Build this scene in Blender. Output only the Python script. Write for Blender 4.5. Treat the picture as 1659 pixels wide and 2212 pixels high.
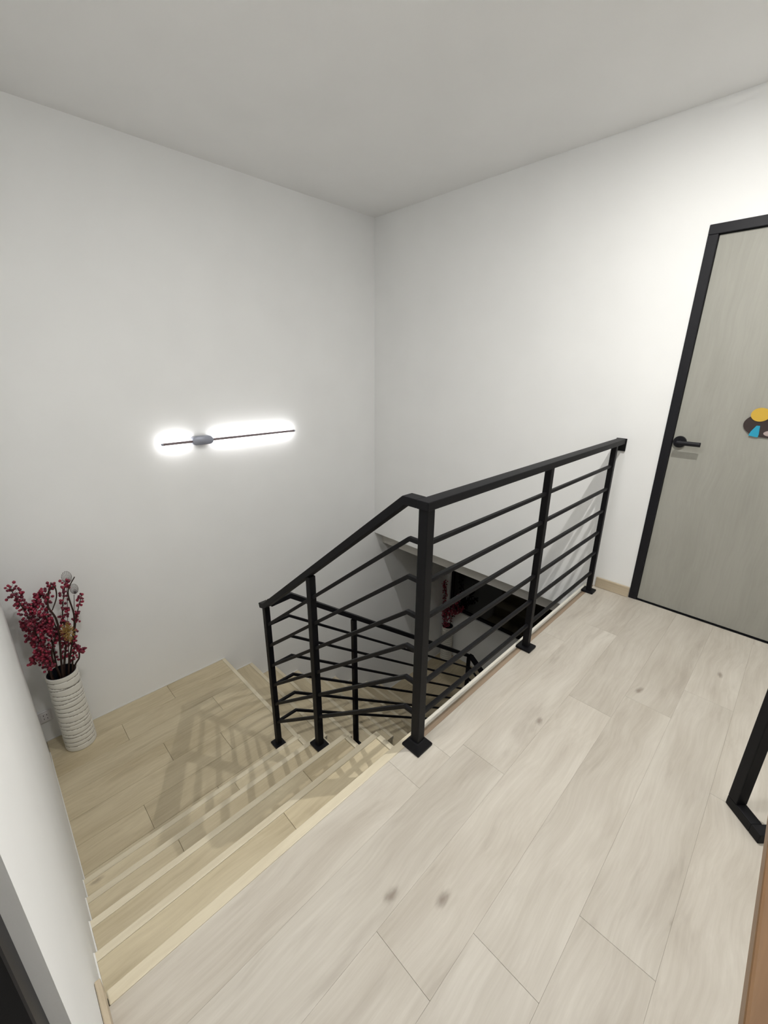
import bpy, bmesh, math, random
from mathutils import Vector, Matrix
random.seed(7)
scene = bpy.context.scene
for o in list(bpy.data.objects):
    bpy.data.objects.remove(o)

# ------------------------------------------------------------------ camera
IMG_W, IMG_H = 1659, 2212
CAM = Vector((3.0253, -2.8651, 1.4075))
YAW, PITCH, ROLL, FPX = 0.789, -0.3276, 0.0073, 905.62
c_f = Vector((-math.sin(YAW) * math.cos(PITCH), math.cos(YAW) * math.cos(PITCH), math.sin(PITCH)))
c_r0 = Vector((math.cos(YAW), math.sin(YAW), 0))
c_u0 = c_r0.cross(c_f)
c_r = c_r0 * math.cos(ROLL) + c_u0 * math.sin(ROLL)
c_u = c_u0 * math.cos(ROLL) - c_r0 * math.sin(ROLL)
cam_data = bpy.data.cameras.new('camera')
cam_data.sensor_fit = 'HORIZONTAL'
cam_data.sensor_width = 36.0
cam_data.lens = 36.0 * FPX / IMG_W
cam_data.clip_start = 0.01
cam = bpy.data.objects.new('camera', cam_data)
scene.collection.objects.link(cam)
cam.matrix_world = Matrix(((c_r.x, c_u.x, -c_f.x, CAM.x), (c_r.y, c_u.y, -c_f.y, CAM.y),
                           (c_r.z, c_u.z, -c_f.z, CAM.z), (0, 0, 0, 1)))
scene.camera = cam

def at(px, py, axis, value):
    """point where the pixel's ray meets the plane axis = value"""
    d = c_f + c_r * ((px - IMG_W / 2) / FPX) - c_u * ((py - IMG_H / 2) / FPX)
    return CAM + d * ((value - CAM[axis]) / d[axis])

# ------------------------------------------------------------------ world, exposure
world = bpy.data.worlds.new('world')
scene.world = world
world.use_nodes = True
world.node_tree.nodes['Background'].inputs['Color'].default_value = (0.02, 0.022, 0.03, 1)
world.node_tree.nodes['Background'].inputs['Strength'].default_value = 0.3
vs = scene.view_settings
vs.view_transform = 'Standard'
vs.look = 'None'
vs.gamma = 1.0
vs.use_curve_mapping = False
vs.exposure = 0.40
CEIL_MAIN = 33000.0      # emission of the ceiling lamp near the stair head
CEIL_SIDE = 92.0       # emission of the second ceiling lamp
WALL_LAMP = 54.0      # emission of the light strip of the wall lamp

# ------------------------------------------------------------------ measures (metres)
H = 2.624              # ceiling
XS = 2.1614            # edge of the upper floor at the stairwell
RIS, GO = 0.1798, 0.2299
YL = -2.937            # face of the near wall
YE = -1.819            # open side of the upper flight
YN = -1.737            # landing edge, head of the second flight
ZL = -5 * RIS          # landing
X2 = 1.10              # open side of the second flight
XR, YP, Y1, Y2 = 2.2167, -1.868, -0.984, -0.112
HR = 1.016
XQ = 1.069
YC = 1.375             # wall below, beyond the second flight
ZL2 = -2.45            # lower landing
XD = 2.4313            # door frame in the back wall
XW = 2.535             # end of the near wall beside its doorway
XRIGHT = 4.0

# ------------------------------------------------------------------ materials
def mat(name, color, rough=0.5, metal=0.0, spec=0.5):
    m = bpy.data.materials.new(name)
    m.use_nodes = True
    b = m.node_tree.nodes['Principled BSDF']
    b.inputs['Base Color'].default_value = (*color, 1)
    b.inputs['Roughness'].default_value = rough
    b.inputs['Metallic'].default_value = metal
    b.inputs['Specular IOR Level'].default_value = spec
    return m

def nd(m, t, **kw):
    n = m.node_tree.nodes.new(t)
    for k, v in kw.items():
        setattr(n, k, v)
    return n

def lk(m, a, b):
    m.node_tree.links.new(a, b)

def paint(name, color, rough=0.75, bump=0.06, scale=220.0, spec=0.25):
    m = mat(name, color, rough, spec=spec)
    b = m.node_tree.nodes['Principled BSDF']
    tc = nd(m, 'ShaderNodeTexCoord')
    n = nd(m, 'ShaderNodeTexNoise')
    n.inputs['Scale'].default_value = scale
    n.inputs['Detail'].default_value = 3
    lk(m, tc.outputs['Object'], n.inputs['Vector'])
    bp = nd(m, 'ShaderNodeBump')
    bp.inputs['Strength'].default_value = bump
    bp.inputs['Distance'].default_value = 0.002
    lk(m, n.outputs['Fac'], bp.inputs['Height'])
    lk(m, bp.outputs['Normal'], b.inputs['Normal'])
    n2 = nd(m, 'ShaderNodeTexNoise')
    n2.inputs['Scale'].default_value = 2.5
    lk(m, tc.outputs['Object'], n2.inputs['Vector'])
    r = nd(m, 'ShaderNodeValToRGB')
    r.color_ramp.elements[0].position = 0.3
    r.color_ramp.elements[1].position = 0.7
    r.color_ramp.elements[0].color = (*[c * 0.985 for c in color], 1)
    r.color_ramp.elements[1].color = (*[min(1, c * 1.015) for c in color], 1)
    lk(m, n2.outputs['Fac'], r.inputs['Fac'])
    lk(m, r.outputs['Color'], b.inputs['Base Color'])
    return m

def wood(name, dark, light, knot, along=1, rough=0.42, knots=True, grain=1.0, bump=0.05, var=0.055):
    """grain runs along the local axis `along`; every object gets its own cut of the wood"""
    m = mat(name, light, rough, spec=0.4)
    b = m.node_tree.nodes['Principled BSDF']
    tc = nd(m, 'ShaderNodeTexCoord')
    oi = nd(m, 'ShaderNodeObjectInfo')
    mul = nd(m, 'ShaderNodeVectorMath', operation='SCALE')
    mul.inputs[0].default_value = (37.0, 53.0, 71.0)
    lk(m, oi.outputs['Random'], mul.inputs['Scale'])
    add = nd(m, 'ShaderNodeVectorMath', operation='ADD')
    lk(m, tc.outputs['Object'], add.inputs[0])
    lk(m, mul.outputs['Vector'], add.inputs[1])
    # slow warp so that the grain wanders
    wn = nd(m, 'ShaderNodeTexNoise')
    wn.inputs['Scale'].default_value = 3.0
    wn.inputs['Detail'].default_value = 1
    lk(m, add.outputs['Vector'], wn.inputs['Vector'])
    ws = nd(m, 'ShaderNodeVectorMath', operation='SCALE')
    ws.inputs['Scale'].default_value = 0.07
    lk(m, wn.outputs['Color'], ws.inputs[0])
    wa = nd(m, 'ShaderNodeVectorMath', operation='ADD')
    lk(m, add.outputs['Vector'], wa.inputs[0])
    lk(m, ws.outputs['Vector'], wa.inputs[1])

    def stretched(sx, sl, scale, detail, rough_=0.55):
        mp = nd(m, 'ShaderNodeVectorMath', operation='MULTIPLY')
        v = [sx, sx, sx]
        v[along] = sl
        mp.inputs[1].default_value = v
        lk(m, wa.outputs['Vector'], mp.inputs[0])
        n = nd(m, 'ShaderNodeTexNoise')
        n.inputs['Scale'].default_value = scale
        n.inputs['Detail'].default_value = detail
        n.inputs['Roughness'].default_value = rough_
        lk(m, mp.outputs['Vector'], n.inputs['Vector'])
        return n, mp
    broad, _ = stretched(4.5, 0.9, 1.6, 3)
    fine, _ = stretched(60.0, 2.2, 1.4, 5, 0.65)
    mixf = nd(m, 'ShaderNodeMath', operation='MULTIPLY_ADD')
    mixf.inputs[1].default_value = 0.45 * grain
    lk(m, fine.outputs['Fac'], mixf.inputs[0])
    sc = nd(m, 'ShaderNodeMath', operation='MULTIPLY')
    sc.inputs[1].default_value = 0.75
    lk(m, broad.outputs['Fac'], sc.inputs[0])
    lk(m, sc.outputs[0], mixf.inputs[2])
    rp = nd(m, 'ShaderNodeValToRGB')
    rp.color_ramp.elements[0].position = 0.38
    rp.color_ramp.elements[0].color = (*dark, 1)
    rp.color_ramp.elements[1].position = 0.80
    rp.color_ramp.elements[1].color = (*light, 1)
    lk(m, mixf.outputs[0], rp.inputs['Fac'])
    col = rp.outputs['Color']
    # board to board variation
    hv = nd(m, 'ShaderNodeHueSaturation')
    mr = nd(m, 'ShaderNodeMapRange')
    mr.inputs['To Min'].default_value = 1.0 - var
    mr.inputs['To Max'].default_value = 1.0 + var * 0.6
    lk(m, oi.outputs['Random'], mr.inputs['Value'])
    lk(m, mr.outputs['Result'], hv.inputs['Value'])
    lk(m, col, hv.inputs['Color'])
    col = hv.outputs['Color']
    if knots:
        mp = nd(m, 'ShaderNodeVectorMath', operation='MULTIPLY')
        v = [7.5, 7.5, 7.5]
        v[along] = 3.6
        v[2] = 0.0
        mp.inputs[1].default_value = v
        lk(m, wa.outputs['Vector'], mp.inputs[0])
        vo = nd(m, 'ShaderNodeTexVoronoi')
        vo.inputs['Scale'].default_value = 1.0
        lk(m, mp.outputs['Vector'], vo.inputs['Vector'])
        nz, _ = stretched(25.0, 9.0, 2.0, 3)
        ds = nd(m, 'ShaderNodeMath', operation='MULTIPLY_ADD')
        ds.inputs[1].default_value = 0.16
        lk(m, nz.outputs['Fac'], ds.inputs[0])
        lk(m, vo.outputs['Distance'], ds.inputs[2])
        kr = nd(m, 'ShaderNodeMapRange', interpolation_type='SMOOTHSTEP')
        kr.inputs['From Min'].default_value = 0.09
        kr.inputs['From Max'].default_value = 0.21
        kr.inputs['To Min'].default_value = 1.0
        kr.inputs['To Max'].default_value = 0.0
        lk(m, ds.outputs[0], kr.inputs['Value'])
        sp = nd(m, 'ShaderNodeSeparateColor')
        lk(m, vo.outputs['Color'], sp.inputs['Color'])
        gt = nd(m, 'ShaderNodeMath', operation='GREATER_THAN')
        gt.inputs[1].default_value = 0.55
        lk(m, sp.outputs['Red'], gt.inputs[0])
        kk = nd(m, 'ShaderNodeMath', operation='MULTIPLY')
        lk(m, kr.outputs['Result'], kk.inputs[0])
        lk(m, gt.outputs[0], kk.inputs[1])
        k2 = nd(m, 'ShaderNodeMath', operation='MULTIPLY')
        k2.inputs[1].default_value = 0.75
        lk(m, kk.outputs[0], k2.inputs[0])
        mx = nd(m, 'ShaderNodeMix', data_type='RGBA')
        lk(m, k2.outputs[0], mx.inputs[0])
        lk(m, col, mx.inputs[6])
        mx.inputs[7].default_value = (*knot, 1)
        col = mx.outputs[2]
        # darker mineral streaks
        stn, _ = stretched(9.0, 1.3, 1.7, 4, 0.6)
        sr = nd(m, 'ShaderNodeMapRange', interpolation_type='SMOOTHSTEP')
        sr.inputs['From Min'].default_value = 0.54
        sr.inputs['From Max'].default_value = 0.74
        sr.inputs['To Max'].default_value = 0.34
        lk(m, stn.outputs['Fac'], sr.inputs['Value'])
        m2 = nd(m, 'ShaderNodeMix', data_type='RGBA')
        lk(m, sr.outputs['Result'], m2.inputs[0])
        lk(m, col, m2.inputs[6])
        m2.inputs[7].default_value = (dark[0] * 0.62, dark[1] * 0.58, dark[2] * 0.55, 1)
        col = m2.outputs[2]
    lk(m, col, b.inputs['Base Color'])
    bp = nd(m, 'ShaderNodeBump')
    bp.inputs['Strength'].default_value = bump
    bp.inputs['Distance'].default_value = 0.001
    lk(m, fine.outputs['Fac'], bp.inputs['Height'])
    lk(m, bp.outputs['Normal'], b.inputs['Normal'])
    return m

M_WALL = paint('wall_paint', (0.885, 0.89, 0.885))
M_CEIL = paint('ceiling_paint', (0.92, 0.92, 0.915))
M_SLAB = paint('slab_paint', (0.60, 0.58, 0.54))
M_PLANK = wood('bleached_oak_plank', (0.455, 0.41, 0.345), (0.64, 0.60, 0.53), (0.20, 0.155, 0.12))
M_STEPW = wood('stair_oak_plank', (0.46, 0.38, 0.245), (0.68, 0.595, 0.42), (0.22, 0.16, 0.11))
M_NOSE_Y = wood('nosing_profile', (0.60, 0.53, 0.39), (0.76, 0.69, 0.53), (0.4, 0.3, 0.2), 1, 0.38, False, var=0.03)
M_NOSE_X = wood('nosing_profile_cross', (0.60, 0.53, 0.39), (0.76, 0.69, 0.53), (0.4, 0.3, 0.2), 0, 0.38, False, var=0.03)
M_EDGE = wood('white_edge_profile', (0.74, 0.70, 0.61), (0.84, 0.81, 0.74), (0.4, 0.3, 0.2), 1, 0.35, False, var=0.0)
M_TRIMB = wood('edge_band_brown', (0.30, 0.22, 0.15), (0.42, 0.32, 0.23), (0.3, 0.2, 0.1), 1, 0.45, False, var=0.02)
M_BASEB = wood('baseboard_oak', (0.44, 0.36, 0.25), (0.62, 0.53, 0.40), (0.3, 0.2, 0.1), 0, 0.45, False, var=0.02)
M_SEAL = mat('white_sealant', (0.80, 0.79, 0.76), 0.5)
M_SUB = mat('grey_screed', (0.25, 0.24, 0.22), 0.9)
M_BLACK = paint('black_powder_coat', (0.0065, 0.0065, 0.008), 0.5, 0.06, 600.0, 0.16)
M_FRAME = paint('black_door_frame', (0.006, 0.006, 0.009), 0.5, 0.05, 500.0, 0.3)
M_DOOR = wood('door_greige_laminate', (0.31, 0.305, 0.27), (0.365, 0.36, 0.32), (0.4, 0.4, 0.3), 2, 0.55, False, 1.3, 0.05, 0.0)
M_TABLE = wood('brown_table_wood', (0.15, 0.075, 0.028), (0.24, 0.13, 0.055), (0.1, 0.05, 0.02), 1, 0.4, False, var=0.0)
M_CERAM = paint('white_crinkled_ceramic', (0.74, 0.725, 0.67), 0.5, 0.12, 160.0, 0.4)
M_GROOVE = mat('groove_painted_shade', (0.24, 0.225, 0.20), 0.6)  # shade inside the vase grooves, put into the colour of their faces
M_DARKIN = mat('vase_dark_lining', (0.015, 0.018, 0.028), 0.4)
M_STEM = paint('dark_brown_twig', (0.035, 0.018, 0.014), 0.7, 0.2, 300.0)
M_BERRY = mat('crimson_berry', (0.27, 0.015, 0.042), 0.32)
M_BERRYD = mat('dark_crimson_berry', (0.13, 0.008, 0.026), 0.35)
M_GOLD = mat('dried_golden_flower', (0.36, 0.22, 0.06), 0.7)
M_LACE = mat('skeleton_leaf_fibre', (0.10, 0.075, 0.075), 0.7)
M_GREYM = mat('grey_lamp_metal', (0.34, 0.36, 0.43), 0.4, 0.3)
M_RODM = mat('lamp_rod_metal', (0.20, 0.16, 0.17), 0.4, 0.2)
M_PLAST = mat('white_socket_plastic', (0.74, 0.72, 0.73), 0.35)
M_HOLE = mat('socket_hole', (0.03, 0.03, 0.03), 0.6)
M_GLASSB = mat('night_window_glass', (0.004, 0.004, 0.004), 0.06, spec=0.5)
M_WHITEL = mat('lamp_white_housing', (0.8, 0.8, 0.8), 0.4)
M_PL_DARK = mat('plaque_dark_brown', (0.035, 0.022, 0.02), 0.45)
M_PL_YEL = paint('plaque_yellow', (0.62, 0.40, 0.06), 0.5, 0.2, 90.0)
M_PL_CYAN = paint('plaque_cyan', (0.03, 0.33, 0.50), 0.45, 0.2, 90.0)
M_PL_GREY = mat('plaque_pink_grey', (0.42, 0.34, 0.32), 0.5)

def emit(name, color, strength):
    m = bpy.data.materials.new(name)
    m.use_nodes = True
    nt = m.node_tree
    nt.nodes.remove(nt.nodes['Principled BSDF'])
    e = nt.nodes.new('ShaderNodeEmission')
    e.inputs['Color'].default_value = (*color, 1)
    e.inputs['Strength'].default_value = strength
    nt.links.new(e.outputs['Emission'], nt.nodes['Material Output'].inputs['Surface'])
    return m
M_EM_MAIN = emit('ceiling_diffuser_glow', (1.0, 0.98, 0.94), CEIL_MAIN)
M_EM_SIDE = emit('second_diffuser_glow', (1.0, 0.99, 0.965), CEIL_SIDE)
M_EM_WALL = emit('wall_strip_glow', (1.0, 0.985, 0.985), WALL_LAMP)

# ------------------------------------------------------------------ helpers
col = scene.collection

def finish(name, bm, m, parent=None, loc=(0, 0, 0), smooth=False):
    bmesh.ops.recalc_face_normals(bm, faces=bm.faces)
    me = bpy.data.meshes.new(name)
    bm.to_mesh(me)
    bm.free()
    for mm in (m if isinstance(m, (list, tuple)) else [m]):
        me.materials.append(mm)
    if smooth:
        for p in me.polygons:
            p.use_smooth = True
    o = bpy.data.objects.new(name, me)
    col.objects.link(o)
    o.location = loc
    if parent is not None:
        o.parent = parent
        o.matrix_parent_inverse = Matrix.Identity(4)
        o.location = Vector(loc) - world_loc(parent)
    return o

def world_loc(o):
    v = Vector((0, 0, 0))
    while o is not None:
        v += o.location
        o = o.parent
    return v

def tag(o, label=None, cat=None, group=None, kind=None):
    if label: o['label'] = label
    if cat: o['category'] = cat
    if group: o['group'] = group
    if kind: o['kind'] = kind
    return o

def thing(name, label, cat, loc, group=None):
    o = bpy.data.objects.new(name, None)
    o.empty_display_size = 0.1
    col.objects.link(o)
    o.location = loc
    return tag(o, label, cat, group)

def add_box(bm, lo, hi, bevel=0.0, seg=1):
    lo, hi = Vector(lo), Vector(hi)
    r = bmesh.ops.create_cube(bm, size=1.0)
    c, s = (lo + hi) / 2, hi - lo
    for v in r['verts']:
        v.co = Vector((v.co.x * s.x, v.co.y * s.y, v.co.z * s.z)) + c
    if bevel > 0:
        es = set()
        for v in r['verts']:
            es.update(v.link_edges)
        bmesh.ops.bevel(bm, geom=list(es), offset=bevel, segments=seg, affect='EDGES', profile=0.5)

def box(name, lo, hi, m, parent=None, bevel=0.0, seg=1):
    """a box whose origin is its own centre"""
    lo, hi = Vector(lo), Vector(hi)
    c = (lo + hi) / 2
    bm = bmesh.new()
    add_box(bm, lo - c, hi - c, bevel, seg)
    return finish(name, bm, m, parent, c)

def boxes(name, lst, m, parent=None):
    bm = bmesh.new()
    for lo, hi in lst:
        add_box(bm, lo, hi)
    return finish(name, bm, m, parent)

def sweep(bm, pts, w, h, side=None):
    """rectangular bar along a polyline lying in a vertical plane, mitred at its bends; w across, h in the plane"""
    pts = [Vector(p) for p in pts]
    n = len(pts)
    d0 = (pts[-1] - pts[0])
    if side is None:
        side = Vector((d0.y, -d0.x, 0)).normalized()
    rings = []
    for i, p in enumerate(pts):
        a = (pts[i] - pts[i - 1]).normalized() if i > 0 else None
        b = (pts[i + 1] - pts[i]).normalized() if i < n - 1 else None
        if a is None: a = b
        if b is None: b = a
        na, nb = side.cross(a), side.cross(b)
        up = (na + nb).normalized()
        up = up / max(0.3, up.dot(na))
        rings.append([bm.verts.new(p + side * (sx * w / 2) + up * (sz * h / 2))
                      for sx, sz in ((-1, -1), (1, -1), (1, 1), (-1, 1))])
    for i in range(n - 1):
        for k in range(4):
            bm.faces.new((rings[i][k], rings[i][(k + 1) % 4], rings[i + 1][(k + 1) % 4], rings[i + 1][k]))
    bm.faces.new(rings[0][::-1])
    bm.faces.new(rings[-1])

def bevel_all(bm, off):
    es = [e for e in bm.edges if len(e.link_faces) == 2 and e.calc_face_angle(0) > 0.6]
    bmesh.ops.bevel(bm, geom=es, offset=off, segments=2, affect='EDGES', profile=0.6)

def bar(name, pts, w, h, m, parent, bev=0.002):
    bm = bmesh.new()
    c = Vector(pts[0])
    sweep(bm, [Vector(p) - c for p in pts], w, h)
    if bev:
        bmesh.ops.recalc_face_normals(bm, faces=bm.faces)
        bevel_all(bm, bev)
    return finish(name, bm, m, parent, c)

def tube(bm, pts, radii, seg=6, mi=0):
    pts = [Vector(p) for p in pts]
    rings = []
    for i, p in enumerate(pts):
        t = (pts[min(i + 1, len(pts) - 1)] - pts[max(i - 1, 0)]).normalized()
        a = t.orthogonal().normalized() if i == 0 else (rings_a - t * rings_a.dot(t)).normalized()
        rings_a = a
        b = t.cross(a)
        r = radii[i] if isinstance(radii, (list, tuple)) else radii
        rings.append([bm.verts.new(p + a * (r * math.cos(2 * math.pi * k / seg)) + b * (r * math.sin(2 * math.pi * k / seg)))
                      for k in range(seg)])
    for i in range(len(pts) - 1):
        for k in range(seg):
            f = bm.faces.new((rings[i][k], rings[i][(k + 1) % seg], rings[i + 1][(k + 1) % seg], rings[i + 1][k]))
            f.material_index = mi
    for ring in (rings[0][::-1], rings[-1]):
        f = bm.faces.new(ring)
        f.material_index = mi

def smooth_path(pts, n=6):
    """Catmull-Rom through the points"""
    pts = [Vector(p) for p in pts]
    out = []
    for i in range(len(pts) - 1):
        p0, p1, p2, p3 = pts[max(i - 1, 0)], pts[i], pts[i + 1], pts[min(i + 2, len(pts) - 1)]
        for k in range(n):
            t = k / n
            out.append(0.5 * ((2 * p1) + (p2 - p0) * t + (2 * p0 - 5 * p1 + 4 * p2 - p3) * t * t
                              + (3 * p1 - p0 - 3 * p2 + p3) * t ** 3))
    out.append(pts[-1])
    return out

# ------------------------------------------------------------------ the shell
def struct(o, label=None):
    o['kind'] = 'structure'
    if label: o['label'] = label
    return o

ZBOT = -4.3
struct(box('wall_left', (-0.12, -3.4, ZBOT), (0.0, 1.6, H), M_WALL), 'tall white painted wall carrying the lit bar lamp')
DW = 0.90                                              # width over the black frame of the far door
struct(boxes('wall_back', [((0, 0, -0.238), (XD, 0.115, H)),
                           ((XD, 0, 2.1), (XD + DW, 0.115, H)),
                           ((XD + DW, 0, -0.238), (XRIGHT, 0.115, H))], M_WALL),
       'white painted wall with the black framed door')
struct(boxes('wall_slab_edge', [((0, 0.117, -0.383), (XRIGHT, 1.375, -0.10))], M_SLAB),
       'recessed grey beige slab edge under the white wall')
# near wall, with the doorway beside the camera
XL = 0.12
ND0, ND1 = XW, XW + 0.92
struct(boxes('wall_front', [((XL, YL - 0.13, -1.6), (ND0, YL, H)),
                            ((ND0, YL - 0.13, 2.12), (ND1, YL, H)),
                            ((ND1, YL - 0.13, -0.2), (XRIGHT, YL, H))], M_WALL),
       'near white wall flanking the upper flight of stairs')
struct(box('wall_niche', (0.0, -3.40, -1.6), (XL + 0.6, -3.30, H), M_WALL), 'white end wall of the landing niche')
struct(box('wall_right', (XRIGHT, YL - 0.13, -0.2), (XRIGHT + 0.1, 0.115, H), M_WALL), 'white wall on the right of the hall')
struct(box('ceiling', (-0.12, -3.4, H), (XRIGHT + 0.1, 0.115, H + 0.1), M_CEIL), 'plain white ceiling')
struct(box('wall_lower_right', (3.3, -3.1, ZBOT), (3.4, 1.5, -0.2), M_WALL), 'white wall of the stairwell below')
struct(box('wall_lower_front', (0.0, YL - 0.1, ZBOT), (3.3, YL, -1.6), M_WALL), 'white wall below the landing')
struct(box('floor_lower', (0.0, YL, ZBOT - 0.1), (3.4, 1.5, ZBOT), M_STEPW), 'floor at the foot of the stairs')

# wall beyond the second flight with the dark night window
WX0, WX1, WZ0, WZ1 = 0.045, 2.6, -1.722, -0.62
struct(boxes('wall_lower_back', [((0, YC, ZBOT), (3.4, YC + 0.12, WZ0)), ((0, YC, WZ1), (3.4, YC + 0.12, -0.383)),
                                 ((0, YC, WZ0), (WX0, YC + 0.12, WZ1)), ((WX1, YC, WZ0), (3.4, YC + 0.12, WZ1))], M_WALL),
       'wall below with the wide black window')
win = thing('window_1', 'wide black night window above the lower stair landing', None, (WX0, YC + 0.04, WZ0))
win['kind'] = 'structure'
fr = boxes('window_frame', [((0, -0.015, 0), (WX1 - WX0, 0.03, 0.035)), ((0, -0.015, WZ1 - WZ0 - 0.035), (WX1 - WX0, 0.03, WZ1 - WZ0)),
                            ((0, -0.015, 0.035), (0.035, 0.03, WZ1 - WZ0 - 0.035)),
                            ((WX1 - WX0 - 0.035, -0.015, 0.035), (WX1 - WX0, 0.03, WZ1 - WZ0 - 0.035)),
                            ((1.28, -0.015, 0.035), (1.315, 0.03, WZ1 - WZ0 - 0.035))], M_BLACK, win)
fr.location = (0, 0, 0)
for a, b in ((0.035, 1.28), (1.315, WX1 - WX0 - 0.035)):
    p = boxes('pane', [((a, 0.002, 0.035), (b, 0.010, WZ1 - WZ0 - 0.035))], M_GLASSB, win)
    p.location = (0, 0, 0)

# ------------------------------------------------------------------ upper floor: planks on a slab
floor = struct(boxes('floor', [((XS + 0.004, YL, -0.2), (XRIGHT, 0.0, -0.010)),
                               ((XS - 0.18, YL, -0.2), (XS + 0.004, YE, -0.186))], M_SUB), 'pale bleached oak plank floor of the upper hall')
PW = 0.182
NS = 0.028                                              # visible width of a nosing profile
TRIM = 0.030

cols = [2.707 + PW * k for k in range(-4, 9)]
# end joints seen in the photograph: y = -2.205 between x 2.71 and 2.89, -1.97 next to it, -2.40 and -1.74 on the others
L = 1.22
want = {2: -2.10, 3: -2.385 + 0.0, 4: -2.205, 5: -1.966, 6: -2.5, 7: -1.4, 8: -2.2, 9: -1.8, 10: -2.6, 1: -2.0, 0: -2.3, 11: -2.0}
want[2] = -1.735
want[1] = -2.0
for i in range(len(cols) - 1):
    a, b = cols[i], cols[i + 1]
    j = want.get(i, -2.0)
    ys = [YL]
    y = j
    while y - L > YL + 0.05: y -= L
    while y < -0.02:
        if y > YL + 0.05: ys.append(y)
        y += L
    ys.append(0.0)
    lo, hi = max(a, XS + 0.05), min(b, XRIGHT)
    if hi - lo < 0.015: continue
    if a < XS + 0.05:                                   # the first row starts behind two different edge profiles
        ys = sorted(set(ys + [YE]))
    for k in range(len(ys) - 1):
        l2 = max(a, XS + NS) if ys[k + 1] <= YE else lo
        box('plank', (l2 + 0.0001, ys[k] + 0.0003, -0.010), (hi - 0.0001, ys[k + 1] - 0.0003, 0.0), M_PLANK, floor, 0.0003)

# profiles along the floor's edge at the well
tr = thing('trim_1', 'cream and brown edge profile along the stairwell side of the floor', None, (XS, YE, 0))
tr['kind'] = 'structure'
box('white_edge_strip', (XS - 0.004, YE + 0.002, -0.035), (XS + 0.022, -0.001, 0.002), M_EDGE, tr, 0.004, 2)
box('brown_band', (XS + 0.0225, YE + 0.002, -0.0095), (XS + 0.0492, -0.001, -0.001), M_TRIMB, tr, 0.0006)
tr2 = thing('trim_2', 'cream stair nosing profile at the head of the stairs', None, (XS, YE, 0))
tr2['kind'] = 'structure'
box('nosing_strip', (XS - 0.006, YL + 0.014, -0.032), (XS + NS, YE, 0.0015), M_NOSE_Y, tr2, 0.003, 2)
struct(box('trim_3', (XS + 0.005, YL, -RIS - 0.05), (XS + 0.02, YE, -0.034), M_STEPW), 'oak riser board under the upper floor edge')
struct(box('trim_4', (XS + 0.004, YE, -0.24), (XS + 0.02, 0.0, -0.036), M_WALL), 'white fascia under the edge of the upper floor')

# baseboards
bb = struct(box('baseboard_back', (XS + 0.06, -0.014, 0.0005), (XD - 0.002, -0.0005, 0.072), M_BASEB, None, 0.003, 2), 'oak baseboard between railing and black door frame')
struct(box('baseboard_front', (XS + 0.0, YL + 0.0005, 0.002), (XW - 0.002, YL + 0.013, 0.07), M_BASEB, None, 0.003, 2), 'oak baseboard on the near wall')
struct(box('baseboard_right', (XRIGHT - 0.014, YL + 0.02, 0.0005), (XRIGHT - 0.0005, -0.02, 0.072), M_BASEB, None, 0.003, 2), 'oak baseboard along the right wall')

# ------------------------------------------------------------------ doors
def door(name, label, x0, x1, yface, ztop, out, fw, handle_x, leaf_set):
    """black frame and pale leaf in a wall whose face is at yface; out = +1/-1 gives the side of the room"""
    d = thing(name, label, None, (x0, yface, 0))
    d['kind'] = 'structure'
    f0, f1 = sorted((yface + out * 0.006, yface - out * 0.10))
    box('frame_jamb', (x0, f0, 0.0005), (x0 + fw, f1, ztop - fw), M_FRAME, d, 0.002)
    box('frame_jamb', (x1 - fw, f0, 0.0005), (x1, f1, ztop - fw), M_FRAME, d, 0.002)
    box('frame_head', (x0, f0, ztop - fw), (x1, f1, ztop), M_FRAME, d, 0.002)
    l0, l1 = sorted((yface - out * leaf_set, yface - out * (leaf_set + 0.038)))
    leaf = box('door_leaf', (x0 + fw + 0.002, l0, 0.008), (x1 - fw - 0.002, l1, ztop - fw - 0.003), M_DOOR, d, 0.0015)
    yl = yface - out * leaf_set
    if handle_x:
        hx, hz = handle_x
        h = bmesh.new()
        r = bmesh.ops.create_cone(h, cap_ends=True, segments=32, radius1=0.033, radius2=0.031, depth=0.012)
        bmesh.ops.rotate(h, verts=h.verts, cent=(0, 0, 0), matrix=Matrix.Rotation(math.pi / 2 * (1 if out < 0 else -1), 3, 'X'))
        rose = finish('handle_rose', h, M_FRAME, leaf, (hx, yl + out * 0.006, hz))
        h = bmesh.new()
        tube(h, [(0, 0, 0), (0, out * 0.028, 0), (0, out * 0.040, 0)], [0.010, 0.010, 0.010], 16)
        neck = finish('handle_neck', h, M_FRAME, leaf, (hx, yl + out * 0.012, hz), True)
        h = bmesh.new()
        n = 12
        pts = [(-0.012 + 0.118 * k / n, 0, 0) for k in range(n + 1)]
        tube(h, pts, [0.0125] * (n + 1), 14)
        for v in h.verts:
            v.co.y *= 0.7
        lever = finish('handle_lever', h, M_FRAME, leaf, (hx, yl + out * 0.052, hz), True)
    return d
door('door_1', 'pale greige door in a black frame with a black lever handle', XD, XD + DW, 0.0, 2.1, -1, 0.045, (2.512, 1.03), 0.012)
door('door_2', 'doorway with a black frame at the end of the near wall', ND0, ND1, YL - 0.022, 2.12, 1, 0.05, None, 0.05)

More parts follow.
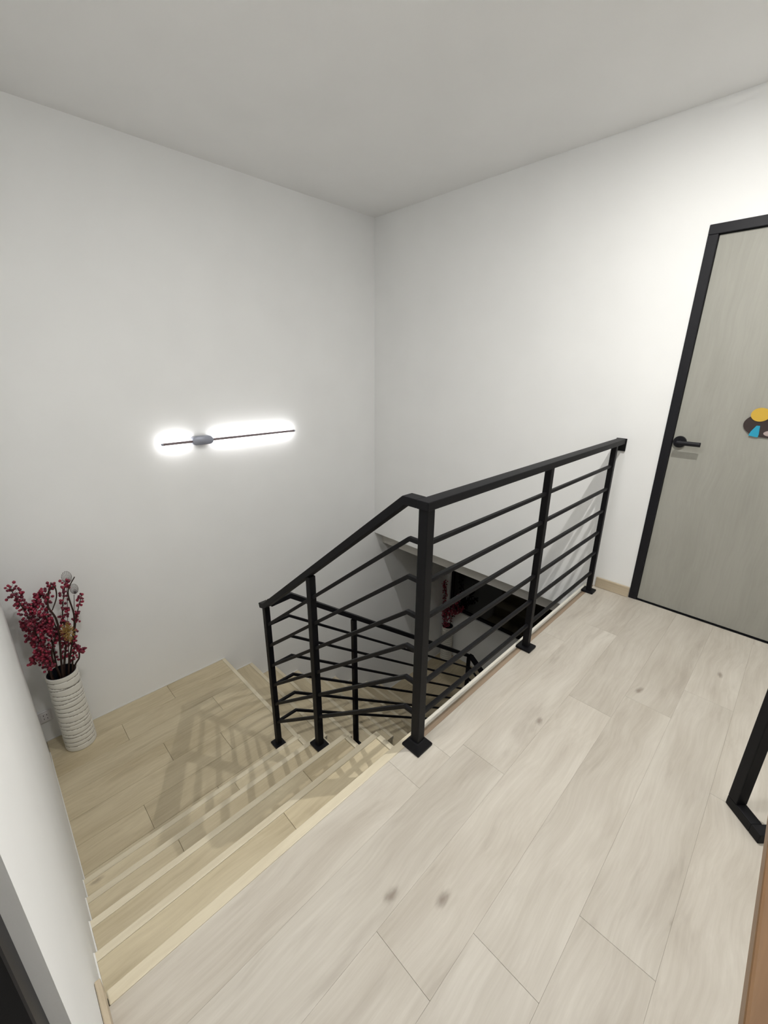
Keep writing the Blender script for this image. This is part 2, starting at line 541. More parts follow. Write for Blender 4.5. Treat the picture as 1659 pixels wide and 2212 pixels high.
# ------------------------------------------------------------------ staircase
stairs = thing('staircase', 'pale oak staircase with cream nosings turning down round an open well', 'staircase', (XQ, YN, ZL))
BED = 0.012
def tread_flight_one(k):
    x0, x1, z = XS - k * GO, XS - (k - 1) * GO + 0.004, -k * RIS
    t = box('tread', (x0 + 0.006, YL + 0.0005, z - RIS - 0.03), (x1, YE - 0.004, z - BED), M_STEPW, stairs)
    j = [-2.33, -2.1, -2.6, -2.25][k - 1]
    for a, b in ((YL + 0.003, j), (j, YE - NS)):
        box('plank', (x0 + NS + 0.0006, a + 0.0006, z - BED), (x1, b - 0.0006, z), M_STEPW, t, 0.0008)
    box('nosing_strip', (x0, YL + 0.001, z - 0.032), (x0 + NS, YE, z + 0.0015), M_NOSE_Y, t, 0.003, 2)
    box('side_strip', (x0 + NS, YE - NS + 0.002, z - 0.03), (x1, YE, z + 0.0012), M_NOSE_X, t, 0.003, 2)
    box('sealant_bead', (x0 + 0.002, YL + 0.0003, z + 0.0005), (x1, YL + 0.004, z + 0.006), M_SEAL, t)
for k in range(1, 5):
    tread_flight_one(k)

# first landing
land = boxes('landing', [((0.0005, -3.2995, ZL - 0.17), (XL, YN - 0.006, ZL - BED)),
                         ((XL, YL + 0.0005, ZL - 0.17), (XS - 4 * GO + 0.004, YN - 0.006, ZL - BED)),
                         ((XL, -3.2995, ZL - 0.17), (XL + 0.55, YL - 0.1305, ZL - BED))], M_STEPW)
land.parent = stairs
land.location = -stairs.location
lx = [0.003 + 0.1785 * k for k in range(0, 8)]
lj = [-2.2, -2.55, -2.0, -2.4, -2.1, -2.62, -2.28]
for i in range(7):
    a, b = lx[i], min(lx[i + 1], XS - 4 * GO + 0.004)
    y0 = -3.295 if i == 0 else YL + 0.003
    if i == 0: b = min(b, 0.1815)
    for ya, yb in ((y0, lj[i]), (lj[i], YN - NS)):
        if i == 0 and ya < YL:
            box('plank', (a + 0.0006, ya + 0.0006, ZL - BED), (XL - 0.002, YL - 0.002, ZL), M_STEPW, land, 0.0008)
            ya = YL
        box('plank', (a + 0.0006, ya + 0.0006, ZL - BED), (b - 0.0006, yb - 0.0006, ZL), M_STEPW, land, 0.0008)
box('nosing_strip', (0.002, YN - NS, ZL - 0.032), (X2 + 0.06, YN, ZL + 0.0015), M_NOSE_X, land, 0.003, 2)
box('sealant_bead', (0.0003, -3.29, ZL + 0.0005), (0.005, YN, ZL + 0.006), M_SEAL, land)
box('sealant_bead', (XL, YL + 0.0003, ZL + 0.0005), (XS - 4 * GO - 0.01, YL + 0.004, ZL + 0.005), M_SEAL, land)

# second flight, along the left wall, down to the lower landing
NR2 = 9
R2 = (ZL - ZL2) / NR2
def tread_flight_two(k):
    y0, y1, z = YN + (k - 1) * GO - 0.004, YN + k * GO, ZL - k * R2
    t = box('tread', (0.0005, y0, z - R2 - 0.03), (X2 - 0.004, y1 - 0.006, z - BED), M_STEPW, stairs)
    j = 0.35 + 0.4 * ((k * 0.37) % 1)
    for a, b in ((0.003, j), (j, X2 - 0.002)):
        p = box('plank', (a + 0.0006, y0, z - BED), (b - 0.0006, y1 - NS - 0.0006, z), M_STEPX, t, 0.0008)
    box('nosing_strip', (0.001, y1 - NS, z - 0.032), (X2, y1, z + 0.0015), M_NOSE_X, t, 0.003, 2)
    box('sealant_bead', (0.0003, y0, z + 0.0005), (0.005, y1, z + 0.006), M_SEAL, t)
M_STEPX = wood('stair_oak_plank_cross', (0.46, 0.38, 0.245), (0.68, 0.595, 0.42), (0.22, 0.16, 0.11), 0)
for k in range(1, NR2):
    tread_flight_two(k)
YB = YN + (NR2 - 1) * GO
low = boxes('lower_landing', [((0.0005, YB - 0.004, ZL2 - 0.2), (X2 + 0.06, YC - 0.0005, ZL2 - BED))], M_STEPW)
low.parent = stairs
low.location = -stairs.location
for i in range(7):
    a, b = 0.003 + 0.1785 * i, min(0.003 + 0.1785 * (i + 1), X2 + 0.06 - NS)
    if b - a > 0.02:
        j = [0.5, 0.9, 0.3, 1.0, 0.6, 0.8, 0.4][i]
        for ya, yb in ((YB, j), (j, YC - 0.002)):
            box('plank', (a + 0.0006, ya + 0.0006, ZL2 - BED), (b - 0.0006, yb - 0.0006, ZL2), M_STEPW, low, 0.0008)
box('nosing_strip', (X2 + 0.06 - NS, YB, ZL2 - 0.032), (X2 + 0.06, YC - 0.001, ZL2 + 0.0015), M_NOSE_Y, low, 0.003, 2)
box('sealant_bead', (0.0003, YB, ZL2 + 0.0005), (0.005, YC - 0.001, ZL2 + 0.006), M_SEAL, low)
# third flight, away under the upper floor
for k in range(1, 8):
    x0, x1, z = X2 + 0.06 + (k - 1) * GO - 0.004, X2 + 0.06 + k * GO, ZL2 - k * RIS
    t = box('tread', (x0, 0.25, z - RIS - 0.03), (x1 - 0.006, YC - 0.0005, z - BED), M_STEPW, stairs)
    box('plank', (x0, 0.252, z - BED), (x1 - NS - 0.0006, YC - 0.003, z), M_STEPW, t, 0.0008)
    box('nosing_strip', (x1 - NS, 0.25, z - 0.032), (x1, YC - 0.001, z + 0.0015), M_NOSE_Y, t, 0.003, 2)

# ------------------------------------------------------------------ railing
rail = thing('stair_railing', 'black steel railing with horizontal bars round the stairwell', 'railing', (XR, YP, 0))
RT, RW = 0.030, 0.050
SL = RIS / GO
def post(x, y, z0, z1, s, plate, pyramid=False, cut=None):
    p = box('post', (x - s / 2, y - s / 2, z0 + 0.0005), (x + s / 2, y + s / 2, z1), M_BLACK, rail, 0.0025, 2)
    bm = bmesh.new()
    if pyramid:
        a, b, h0, h1 = plate / 2, s / 2 + 0.006, 0.010, 0.034
        ring = lambda r, z: [bm.verts.new((sx * r, sy * r, z)) for sx, sy in ((-1, -1), (1, -1), (1, 1), (-1, 1))]
        rs = [ring(a, 0.0), ring(a, h0), ring(b, h1)]
        for u, v in zip(rs, rs[1:]):
            for q in range(4):
                bm.faces.new((u[q], u[(q + 1) % 4], v[(q + 1) % 4], v[q]))
        bm.faces.new(rs[0][::-1])
        bm.faces.new(rs[2])
        bmesh.ops.recalc_face_normals(bm, faces=bm.faces)
        bevel_all(bm, 0.003)
    else:
        px_, py_ = plate if isinstance(plate, tuple) else (plate, plate)
        add_box(bm, (-px_ / 2, -py_ / 2, 0), (px_ / 2, py_ / 2, 0.014), 0.003, 2)
    finish('base_plate', bm, M_BLACK, p, (x, y, z0 + 0.0005))
    return p

offs = [0.154 + 0.1432 * k for k in range(6)]           # bars below the top of the handrail
# level stretch along the edge of the floor
bar('handrail', [(XR, YP - RW / 2, HR - RT / 2), (XR, -0.012, HR - RT / 2)], RW, RT, M_BLACK, rail, 0.003)
box('wall_flange', (XR - 0.03, -0.0118, HR - 0.075), (XR + 0.03, -0.0005, HR + 0.002), M_BLACK, rail, 0.002)
post(XR, YP, 0, HR - RT, 0.038, 0.086, True)
post(XR, Y1, 0, HR - RT, 0.032, (0.080, 0.075))
post(XR, Y2, 0, HR - RT, 0.030, (0.075, 0.07))
for o in offs:
    bar('rail_bar', [(XR, YP, HR - o), (XR, Y2, HR - o)], 0.016, 0.016, M_BLACK, rail, 0.003)
# down the upper flight
XB = 2.135
ZQ = HR - (XB - XQ) * SL * 1.035
SL1 = (HR - ZQ) / (XB - XQ)
bar('handrail', [(XR - RW / 2 + 0.0005, YP, HR - RT / 2), (XB, YP, HR - RT / 2), (XQ + 0.012, YP, ZQ - RT / 2), (XQ - 0.034, YP, ZQ - RT / 2 - 0.012)], RW, RT, M_BLACK, rail, 0.003)
for o in offs:
    bar('rail_bar', [(XR, YP, HR - o), (XB + 0.012, YP, HR - o), (XQ, YP, ZQ - o - 0.012 * 0)], 0.016, 0.016, M_BLACK, rail, 0.003)
post(XQ, YP, ZL, ZQ - RT - 0.005, 0.032, (0.085, 0.07))
xq1 = 1.535
post(xq1, YP, -3 * RIS, ZQ + (xq1 - XQ) * SL1 - RT - 0.008, 0.034, (0.085, 0.07))
# down the second flight
YBEND = -1.715
YEND = 0.335
SL2 = R2 / GO
ZE = ZQ - (YEND - YBEND) * SL2
bar('handrail', [(XQ, YP + RW / 2 - 0.002, ZQ - RT / 2 - 0.004), (XQ, YBEND, ZQ - RT / 2), (XQ, YEND + 0.02, ZE - RT / 2 - 0.02 * SL2)], RW, RT, M_BLACK, rail, 0.003)
for o in offs:
    bar('rail_bar', [(XQ, YP, ZQ - o), (XQ, YBEND - 0.01, ZQ - o), (XQ, YEND, ZE - o - 0.01 * SL2)], 0.016, 0.016, M_BLACK, rail, 0.003)
for y, k in ((-1.215, 3), (-0.47, 6)):
    post(XQ, y, ZL - k * R2, ZQ - (y - YBEND) * SL2 - RT - 0.008, 0.032, (0.055, 0.08))
post(XQ, YEND, ZL2, ZE - RT - 0.004, 0.032, 0.075)
# away along the third flight
XE3 = 2.1
ZE3 = ZE - (XE3 - XQ - 0.03) * SL
bar('handrail', [(XQ, YEND, ZE - RT / 2), (XQ + 0.03, YEND, ZE - RT / 2), (XE3, YEND, ZE3 - RT / 2)], RW, RT, M_BLACK, rail, 0.003)
for o in offs:
    bar('rail_bar', [(XQ, YEND, ZE - o), (XQ + 0.03, YEND, ZE - o), (XE3, YEND, ZE3 - o)], 0.016, 0.016, M_BLACK, rail, 0.003)
kk = int((XE3 - X2 - 0.06) / GO) + 1
post(XE3, YEND, ZL2 - kk * RIS, ZE3 - RT, 0.032, 0.06)

# ------------------------------------------------------------------ wall lamp
XLAMP = 0.042
a = at(350, 958.5, 0, XLAMP)
b = at(635, 932, 0, XLAMP)
lamp = thing('wall_lamp', 'slim horizontal bar lamp glowing onto the white wall', 'wall lamp', (0.0, -1.68, 0.92))
yc_ = at(438, 949.5, 0, 0.04)
zr = (a.z + b.z) / 2
box('light_bar', (XLAMP - 0.002, a.y, zr - 0.008), (XLAMP + 0.008, b.y, zr + 0.008), M_RODM, lamp, 0.002)
bm = bmesh.new()
n = 28
prof = []
hl, hr_ = 0.075, 0.030
for k in range(n):
    t = 2 * math.pi * k / n
    cx = (hl - hr_) * (1 if math.cos(t) > 1e-6 else -1 if math.cos(t) < -1e-6 else 0)
    prof.append((cx + hr_ * math.cos(t), hr_ * math.sin(t)))
rings = []
for r, x in ((1.0, 0.0005), (1.0, 0.040), (0.93, 0.050), (0.80, 0.054)):
    rings.append([bm.verts.new((x, (py if abs(py) < 1e-9 else py) - (1 - r) * hr_ * (1 if py > 0 else -1), pz * r)) for py, pz in prof])
for u, v in zip(rings, rings[1:]):
    for k in range(n):
        bm.faces.new((u[k], u[(k + 1) % n], v[(k + 1) % n], v[k]))
bm.faces.new(rings[0][::-1])
bm.faces.new(rings[-1])
finish('mount_body', bm, M_GREYM, lamp, (0, yc_.y, zr), True)
strips = ((a.y + 0.01, yc_.y - 0.082), (yc_.y + 0.082, b.y - 0.01))
for y0, y1 in strips:
    box('light_strip', (XLAMP - 0.0036, y0, zr - 0.0045), (XLAMP - 0.0022, y1, zr + 0.0045), M_EM_WALL, lamp)
for y in (a.y, b.y):
    bm = bmesh.new()
    bmesh.ops.create_uvsphere(bm, u_segments=14, v_segments=8, radius=0.0085)
    finish('end_cap', bm, M_GREYM, lamp, (XLAMP + 0.003, y, zr), True)

# ------------------------------------------------------------------ ceiling lamps
def ceiling_lamp(x, y, rh, r, m, label):
    """surface mounted downlight: round housing, rim and a glowing diffuser that sits just proud of it"""
    t = thing('ceiling_light', label, 'ceiling light', (x, y, H))
    bm = bmesh.new()
    bmesh.ops.create_cone(bm, cap_ends=True, segments=48, radius1=rh * 0.95, radius2=rh, depth=0.034)
    finish('housing', bm, M_WHITEL, t, (x, y, H - 0.0175))
    bm = bmesh.new()
    bmesh.ops.create_cone(bm, cap_ends=True, segments=48, radius1=r * 0.95, radius2=r, depth=r * 0.06)
    finish('diffuser', bm, m, t, (x, y, H - 0.0350 - r * 0.03))
    return t
ceiling_lamp(2.78, -1.15, 0.045, 0.008, M_EM_MAIN, 'small round ceiling downlight over the railing by the black door frame')
ceiling_lamp(2.22, -2.38, 0.165, 0.13, M_EM_SIDE, 'large round ceiling downlight over the head of the stairs')

# ------------------------------------------------------------------ vases
def vase(loc, label, hgt=0.55, r0=0.083):
    t = thing('ceramic_vase', label, 'vase', loc)
    rows, seg = 260, 56
    rng = random.Random(3)
    rings_ = []
    z = 0.035
    while z < hgt - 0.01:
        rings_.append((z, rng.uniform(0.004, 0.014), rng.gauss(2.2, 0.7), rng.uniform(0.7, 1.0)))
        z += rng.uniform(0.024, 0.037)
    bm = bmesh.new()
    vs_ = []
    groove = {}
    for i in range(rows + 1):
        z = hgt * i / rows
        ring = []
        for k in range(seg):
            th = 2 * math.pi * k / seg
            r = r0 * (1.0 - 0.03 * z / hgt)
            if z < 0.008: r -= (0.008 - z) * 0.6
            dmin, am = 1.0, 0
            for zc, am_, ph, dp in rings_:
                d = abs(z - (zc + am_ * math.sin(th + ph)))
                if d < dmin: dmin, am = d, dp
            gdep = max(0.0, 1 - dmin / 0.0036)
            r += -0.0035 * am * gdep + 0.0012 * min(1.0, dmin / 0.012)
            v = bm.verts.new((r * math.cos(th), r * math.sin(th), z))
            groove[v] = gdep
            ring.append(v)
        vs_.append(ring)
    for i in range(rows):
        for k in range(seg):
            f = bm.faces.new((vs_[i][k], vs_[i][(k + 1) % seg], vs_[i + 1][(k + 1) % seg], vs_[i + 1][k]))
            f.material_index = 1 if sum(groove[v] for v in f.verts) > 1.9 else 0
            f.smooth = True
    bm.faces.new(vs_[0][::-1])
    ri = r0 * 0.97 - 0.006
    rim = [bm.verts.new((ri * math.cos(2 * math.pi * k / seg), ri * math.sin(2 * math.pi * k / seg), hgt)) for k in range(seg)]
    for k in range(seg):
        bm.faces.new((vs_[-1][k], vs_[-1][(k + 1) % seg], rim[(k + 1) % seg], rim[k]))
    finish('vase_body', bm, [M_CERAM, M_GROOVE], t, loc)
    bm = bmesh.new()
    r1 = ri - 0.0006
    rr = [[bm.verts.new((r1 * math.cos(2 * math.pi * k / seg), r1 * math.sin(2 * math.pi * k / seg), z)) for k in range(seg)] for z in (hgt + 0.0008, 0.12)]
    r2 = ri - 0.003
    rr2 = [[bm.verts.new((r2 * math.cos(2 * math.pi * k / seg), r2 * math.sin(2 * math.pi * k / seg), z)) for k in range(seg)] for z in (0.12, hgt + 0.0008)]
    loop = [rr[0], rr[1], rr2[0], rr2[1]]
    for i in range(4):
        if i == 1: continue
        u, v = loop[i], loop[(i + 1) % 4]
        for k in range(seg):
            bm.faces.new((u[k], u[(k + 1) % seg], v[(k + 1) % seg], v[k]))
    bm.faces.new(rr[1])
    bm.faces.new(rr2[0])
    finish('lining', bm, M_DARKIN, t, loc)
    return t

VX, VY = 0.155, -2.775
V1 = Vector((VX, VY, ZL + 0.0005))
vase(V1, 'tall white crinkled ceramic vase on the landing floor, holding branches')

def berries_along(bm, path, rng, count, spread, rad, start=0.35, md=2):
    for _ in range(count):
        t = start + (1 - start) * rng.random()
        i = min(int(t * (len(path) - 1)), len(path) - 2)
        f = t * (len(path) - 1) - i
        base = path[i].lerp(path[i + 1], f)
        d = Vector((rng.gauss(0, 1), rng.gauss(0, 1), rng.gauss(0.2, 0.8))).normalized() * spread * rng.uniform(0.35, 1.0)
        c = base + d
        c.x = max(c.x, 0.012)
        tube(bm, [base, base.lerp(c, 0.6) + Vector((0, 0, 0.003)), c], 0.0009, 4, 1)
        r = rad * rng.uniform(0.8, 1.15)
        res = bmesh.ops.create_icosphere(bm, subdivisions=1, radius=r)
        q = rng.uniform(0.9, 1.3)
        idx = 0 if rng.random() < 0.6 else 2
        fs = set()
        for v in res['verts']:
            v.co = Vector((v.co.x, v.co.y, v.co.z * q)) + c
            fs.update(v.link_faces)
        for fc in fs:
            fc.material_index = idx
            fc.smooth = True

def branch(label, pts, twigs, seed, count, spread=0.032, rad=0.0075, start=0.35, group=None, vbase=V1):
    rng = random.Random(seed)
    t = thing('berry_branch', label, 'berry branch', pts[0], group)
    o0 = Vector(pts[0])
    main = smooth_path(pts, 7)
    bm = bmesh.new()
    n = len(main)
    tube(bm, [p - o0 for p in main], [0.0055 - 0.0034 * i / n for i in range(n)], 7)
    finish('stem', bm, M_STEM, t, o0, True)
    paths = [main]
    for tw in twigs:
        bm = bmesh.new()
        i0 = int(tw[0] * (n - 1))
        base = main[i0]
        tp = smooth_path([base] + [base + Vector(v) for v in tw[1]], 5)
        tube(bm, [p - o0 for p in tp], [0.003 - 0.0016 * i / len(tp) for i in range(len(tp))], 6)
        finish('twig', bm, M_STEM, t, o0, True)
        paths.append(tp)
    bm = bmesh.new()
    for i, pth in enumerate(paths):
        berries_along(bm, [p - o0 for p in pth] if False else pth, rng, count if i == 0 else int(count * 0.55), spread, rad, start if i == 0 else 0.25)
    for v in bm.verts:
        v.co -= o0
    b = finish('berries', bm, [M_BERRY, M_STEM, M_BERRYD], t, o0)
    b['kind'] = 'stuff'
    return t

def P(px, py, x):
    return at(px, py, 0, x)
BASE = V1 + Vector((0, 0, 0.30))
def rooted(dx, dy, pts):
    return [BASE + Vector((dx * 0.4, dy * 0.4, 0)), V1 + Vector((dx, dy, 0.545))] + pts
GB = 'red berry branches in the landing vase'
branch('red berry branch leaning out furthest towards the near white wall', rooted(0.0, -0.045, [P(88, 1395, 0.20), P(62, 1335, 0.22), P(22, 1272, 0.22)]),
       [(0.55, [(0.02, 0.05, 0.08), (0.03, 0.06, 0.15)]), (0.75, [(0.0, 0.05, 0.06), (0.0, 0.08, 0.12)])], 1, 150, 0.042, 0.0085, group=GB)
branch('dense dark red berry branch low over the vase rim', rooted(-0.02, -0.055, [P(100, 1410, 0.12), P(70, 1375, 0.11), P(52, 1345, 0.10)]),
       [(0.5, [(0.06, -0.04, 0.03), (0.10, -0.06, 0.04)])], 2, 115, 0.038, 0.0085, group=GB)
branch('upright red berry branch with a dark twig tip', rooted(0.01, -0.015, [P(112, 1385, 0.17), P(103, 1320, 0.16), P(110, 1258, 0.15)]),
       [(0.6, [(0.0, -0.04, 0.05), (0.0, -0.05, 0.12)])], 3, 85, 0.03, 0.0082, group=GB)
branch('tallest red berry branch beside the lacy round leaf', rooted(0.02, 0.01, [P(142, 1385, 0.19), P(135, 1320, 0.20), P(142, 1256, 0.20)]),
       [(0.5, [(0.02, -0.03, 0.05), (0.02, -0.03, 0.11)])], 4, 100, 0.03, 0.0082, group=GB)
branch('red berry branch curving away from the near wall', rooted(0.03, 0.05, [P(160, 1400, 0.20), P(164, 1340, 0.20), P(176, 1285, 0.20)]),
       [(0.55, [(0.0, 0.02, -0.05), (0.0, 0.04, -0.07)])], 5, 75, 0.022, 0.008, group=GB)
branch('short red berry branch drooping over the vase rim', rooted(0.04, -0.05, [P(108, 1430, 0.24), P(92, 1425, 0.26), P(85, 1405, 0.27)]),
       [], 6, 60, 0.03, 0.008, group=GB)

# bare curly twigs
def twig(label, pts, r, group):
    o0 = Vector(pts[0])
    bm = bmesh.new()
    pth = smooth_path(pts, 8)
    n = len(pth)
    tube(bm, [p - o0 for p in pth], [r - r * 0.55 * i / n for i in range(n)], 8)
    return tag(finish('curly_twig', bm, M_STEM, None, o0, True), label, 'twig', group)
GT = 'bare curly twigs in the landing vase'
twig('bare dark twig arching over the outer side of the vase rim', rooted(0.02, 0.062, [P(171, 1420, 0.19), P(167, 1397, 0.19), P(152, 1380, 0.2)]), 0.0062, GT)
twig('bare dark twig looping up through the middle of the berries', rooted(0.035, -0.01, [P(112, 1415, 0.21), P(122, 1360, 0.22), P(100, 1325, 0.22)]), 0.0062, GT)
twig('bare dark twig with a tall hooked tip above the berries', rooted(0.03, 0.03, [P(158, 1375, 0.22), P(160, 1330, 0.23), P(147, 1280, 0.23), P(161, 1246, 0.22)]), 0.0062, GT)
twig('bare dark twig forming an oval loop among the berries', rooted(0.045, 0.0, [P(125, 1350, 0.24), P(104, 1310, 0.24), P(106, 1275, 0.24), P(118, 1268, 0.24), P(122, 1290, 0.24), P(113, 1318, 0.24)]), 0.0062, GT)

# dried golden flower head
gp = rooted(0.05, 0.03, [P(148, 1400, 0.26), P(147, 1360, 0.27)])
gt = thing('dried_flower', 'dried golden brown flower head among the red berries', 'dried flower', gp[0])
o0 = Vector(gp[0])
bm = bmesh.new()
pth = smooth_path(gp, 6)
tube(bm, [p - o0 for p in pth], 0.0025, 6)
finish('stem', bm, M_STEM, gt, o0, True)
bm = bmesh.new()
rng = random.Random(11)
c0 = P(147, 1366, 0.27)
for i in range(150):
    d = Vector((rng.gauss(0, 1), rng.gauss(0, 1), rng.gauss(0, 1.3))).normalized()
    e = c0 + Vector((d.x * 0.034, d.y * 0.034, d.z * 0.062)) * rng.uniform(0.5, 1.0)
    tube(bm, [c0 - o0 + (e - c0) * 0.2, e - o0], [0.0008, 0.0006], 3)
    s = e - o0
    sd = d.orthogonal().normalized() * 0.005
    up = d * 0.008
    vv = [bm.verts.new(s - sd), bm.verts.new(s + up * 0.5 + d.cross(sd).normalized() * 0.003), bm.verts.new(s + sd), bm.verts.new(s + up)]
    for q in ((0, 1, 2), (0, 2, 3), (0, 3, 1), (1, 3, 2)):
        bm.faces.new([vv[z] for z in q])
fh = finish('florets', bm, M_GOLD, gt, o0)
fh['kind'] = 'stuff'

# lacy skeleton leaves: rim and veins of fine fibre
def lace_leaf(label, stem_pts, centre, ry, rz, group):
    t = thing('skeleton_leaf', label, 'dried leaf', stem_pts[0], group)
    o0 = Vector(stem_pts[0])
    pth = smooth_path(stem_pts, 6)
    bm = bmesh.new()
    tube(bm, [p - o0 for p in pth], 0.0016, 6)
    finish('stem', bm, M_STEM, t, o0, True)
    bm = bmesh.new()
    c = Vector(centre) - o0
    n = 30
    rim = [c + Vector((0.006 * math.sin(3 * k), ry * math.cos(2 * math.pi * k / n), rz * math.sin(2 * math.pi * k / n))) for k in range(n)]
    tube(bm, rim + [rim[0]], 0.0011, 4)
    root = c + Vector((0, 0, -rz))
    for k in range(0, n):
        tube(bm, [root, root.lerp(rim[k], 0.5) + Vector((0.004, 0, 0)), rim[k]], 0.0006, 3)
    for s in (0.45, 0.7, 0.88):
        tube(bm, [root.lerp(q, s) for q in rim], 0.0005, 3)
    finish('veins', bm, M_LACE, t, o0)
    return t
GL = 'lacy dried leaves in the landing vase'
lace_leaf('lacy round dried leaf at the top of the bouquet', rooted(0.0, 0.02, [P(146, 1360, 0.16), P(145, 1290, 0.17), P(144, 1262, 0.18)]), P(144, 1247, 0.18), 0.024, 0.036, GL)
lace_leaf('lacy dried leaf fanned beside the hooked twig tip', rooted(0.0, 0.04, [P(158, 1380, 0.15), P(160, 1310, 0.15), P(160, 1285, 0.15)]), P(160, 1272, 0.15), 0.020, 0.032, GL)
lace_leaf('large lacy dried leaf inside the twig loop', rooted(0.0, -0.02, [P(118, 1400, 0.15), P(108, 1370, 0.15)]), P(105, 1345, 0.15), 0.040, 0.07, GL)

# vase on the lower landing
V2 = Vector((0.125, 1.27, ZL2 + 0.0005))
vase(V2, 'white ceramic vase in the corner of the lower landing', 0.52, 0.080)
def rooted2(dx, dy, pts):
    return [V2 + Vector((dx * 0.4, dy * 0.4, 0.25)), V2 + Vector((dx, dy, 0.515))] + [V2 + Vector(p) for p in pts]
G2 = 'red berry branches in the lower vase'
branch('upright red berry branch in the lower vase against the grey wall', rooted2(-0.02, -0.03, [(-0.04, -0.05, 0.75), (-0.05, -0.04, 1.0), (-0.06, -0.05, 1.2)]),
       [(0.4, [(0.03, 0.0, 0.1), (0.03, 0.0, 0.2)])], 21, 110, 0.04, 0.010, group=G2)
branch('red berry branch in the lower vase spreading before the black window', rooted2(0.03, 0.0, [(0.08, -0.02, 0.75), (0.14, -0.03, 0.95), (0.20, -0.03, 1.1)]),
       [(0.5, [(0.08, 0.0, 0.08), (0.14, 0.0, 0.17)]), (0.4, [(-0.03, 0.0, 0.1), (-0.02, 0.0, 0.25)])], 22, 120, 0.045, 0.010, group=G2)
branch('low red berry branch just above the rim of the lower vase', rooted2(0.0, -0.04, [(0.0, -0.06, 0.6), (0.02, -0.07, 0.78)]),
       [], 23, 80, 0.05, 0.010, 0.3, group=G2)

# ------------------------------------------------------------------ small things
sk = thing('wall_socket', 'white plastic wall socket low beside the vase', 'socket', (0.0, -2.905, ZL + 0.185))
box('cover_plate', (0.0005, -2.945, ZL + 0.15), (0.010, -2.868, ZL + 0.232), M_PLAST, sk, 0.004, 2)
box('socket_insert', (0.0102, -2.930, ZL + 0.163), (0.0125, -2.883, ZL + 0.219), M_PLAST, sk, 0.001)
for dz in (0.178, 0.203):
    for dy in (-2.915, -2.898):
        box('slot', (0.0126, dy - 0.0015, ZL + dz - 0.005), (0.0130, dy + 0.0015, ZL + dz + 0.005), M_HOLE, sk)

# plaque on the door
PY = -0.0
pl = thing('door_plaque', 'dark rounded plaque with yellow and blue patches stuck on the pale door', 'plaque', (2.86, 0.012, 1.17))
def flat(name, pts, y0, y1, m, parent):
    bm = bmesh.new()
    c = Vector((sum(p[0] for p in pts) / len(pts), (y0 + y1) / 2, sum(p[1] for p in pts) / len(pts)))
    f = [bm.verts.new((p[0] - c.x, y0 - c.y, p[1] - c.z)) for p in pts]
    g = [bm.verts.new((p[0] - c.x, y1 - c.y, p[1] - c.z)) for p in pts]
    bm.faces.new(f)
    bm.faces.new(g[::-1])
    n = len(pts)
    for i in range(n):
        bm.faces.new((f[i], f[(i + 1) % n], g[(i + 1) % n], g[i]))
    return finish(name, bm, m, parent, c)
def ell(cx, cz, rx, rz, n=32, a0=0.0, a1=2 * math.pi):
    return [(cx + rx * math.cos(a0 + (a1 - a0) * k / n), cz + rz * math.sin(a0 + (a1 - a0) * k / n)) for k in range(n)]
flat('backing', ell(2.868, 1.155, 0.10, 0.062), 0.0115, 0.005, M_PL_DARK, pl)
flat('yellow_patch', ell(2.826, 1.205, 0.038, 0.034), 0.0049, 0.0015, M_PL_YEL, pl)
flat('blue_patch', [(2.800, 1.098), (2.838, 1.092), (2.840, 1.105), (2.836, 1.150), (2.822, 1.150), (2.806, 1.120)], 0.0049, 0.002, M_PL_CYAN, pl)
flat('grey_patch', ell(2.886, 1.115, 0.03, 0.014), 0.0049, 0.003, M_PL_GREY, pl)

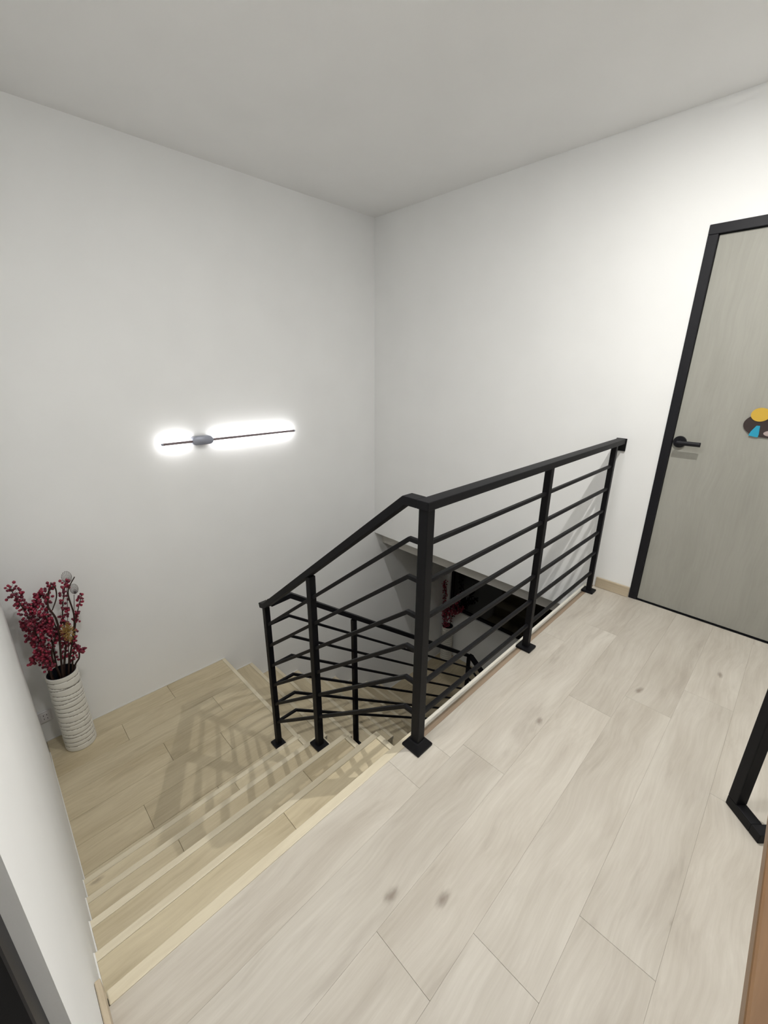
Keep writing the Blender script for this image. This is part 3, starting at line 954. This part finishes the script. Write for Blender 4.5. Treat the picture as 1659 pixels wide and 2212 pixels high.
# black metal rack by the right edge
K0 = Vector((3.140, -1.283, 0))
D1 = Vector((0.70, -0.714, 0)).normalized()
D2 = Vector((0.714, 0.70, 0)).normalized()
rack = thing('metal_rack', 'black square tube metal rack standing on the pale floor', 'rack', (K0.x, K0.y, 0))
TW = 0.036
def rod(name, p, q, w=TW, h=TW):
    bm = bmesh.new()
    p, q = Vector(p), Vector(q)
    d = (q - p).normalized()
    a_ = D1 if abs(d.z) > 0.9 else Vector((0, 0, 1))
    s_ = d.cross(a_)
    ends = []
    for e in (p, q):
        ends.append([bm.verts.new(e - K0 + a_ * (i * w / 2) + s_ * (j * h / 2)) for i, j in ((-1, -1), (1, -1), (1, 1), (-1, 1))])
    for k in range(4):
        bm.faces.new((ends[0][k], ends[0][(k + 1) % 4], ends[1][(k + 1) % 4], ends[1][k]))
    bm.faces.new(ends[0][::-1])
    bm.faces.new(ends[1])
    bmesh.ops.recalc_face_normals(bm, faces=bm.faces)
    bevel_all(bm, 0.003)
    return finish(name, bm, M_BLACK, rack, K0)
UP = Vector((0, 0, 1))
z0 = UP * (TW / 2 + 0.0005)
LB, LF = 0.62, 0.098
HT = 0.86
for s in (0, LB):
    q = K0 + D2 * s
    rod('post', q + UP * (TW + 0.0007), q + UP * HT)
    rod('foot', q - D1 * (TW / 2) + z0, q + D1 * (LF - TW / 2) + z0)
    rod('top_arm', q + D1 * (TW / 2) + UP * (HT - TW / 2), q + D1 * LF + UP * (HT - TW / 2))
rod('base_bar', K0 + D1 * LF - D2 * (TW / 2) + z0, K0 + D1 * LF + D2 * (LB + TW / 2) + z0)
rod('top_bar', K0 + D2 * (TW / 2) + UP * (HT - TW / 2), K0 + D2 * (LB - TW / 2) + UP * (HT - TW / 2))

# wooden table at the right, close to the camera
tb = thing('wooden_table', 'brown wooden table with a thick top beside the near doorway', 'table', (3.45, -2.3, 0))
TX0, TX1, TY0, TY1, TZ = 3.122, 3.75, -2.72, -1.96, 0.75
box('tabletop', (TX0, TY0, TZ - 0.035), (TX1, TY1, TZ), M_TABLE, tb, 0.004, 2)
for x in (TX0 + 0.24, TX1 - 0.09):
    for y in (TY0 + 0.06, TY1 - 0.11):
        box('leg', (x, y, 0.0005), (x + 0.05, y + 0.05, TZ - 0.0355), M_TABLE, tb, 0.003)
box('apron', (TX0 + 0.25, TY0 + 0.115, TZ - 0.10), (TX0 + 0.27, TY1 - 0.115, TZ - 0.036), M_TABLE, tb, 0.002)
box('apron', (TX1 - 0.075, TY0 + 0.115, TZ - 0.10), (TX1 - 0.055, TY1 - 0.115, TZ - 0.036), M_TABLE, tb, 0.002)
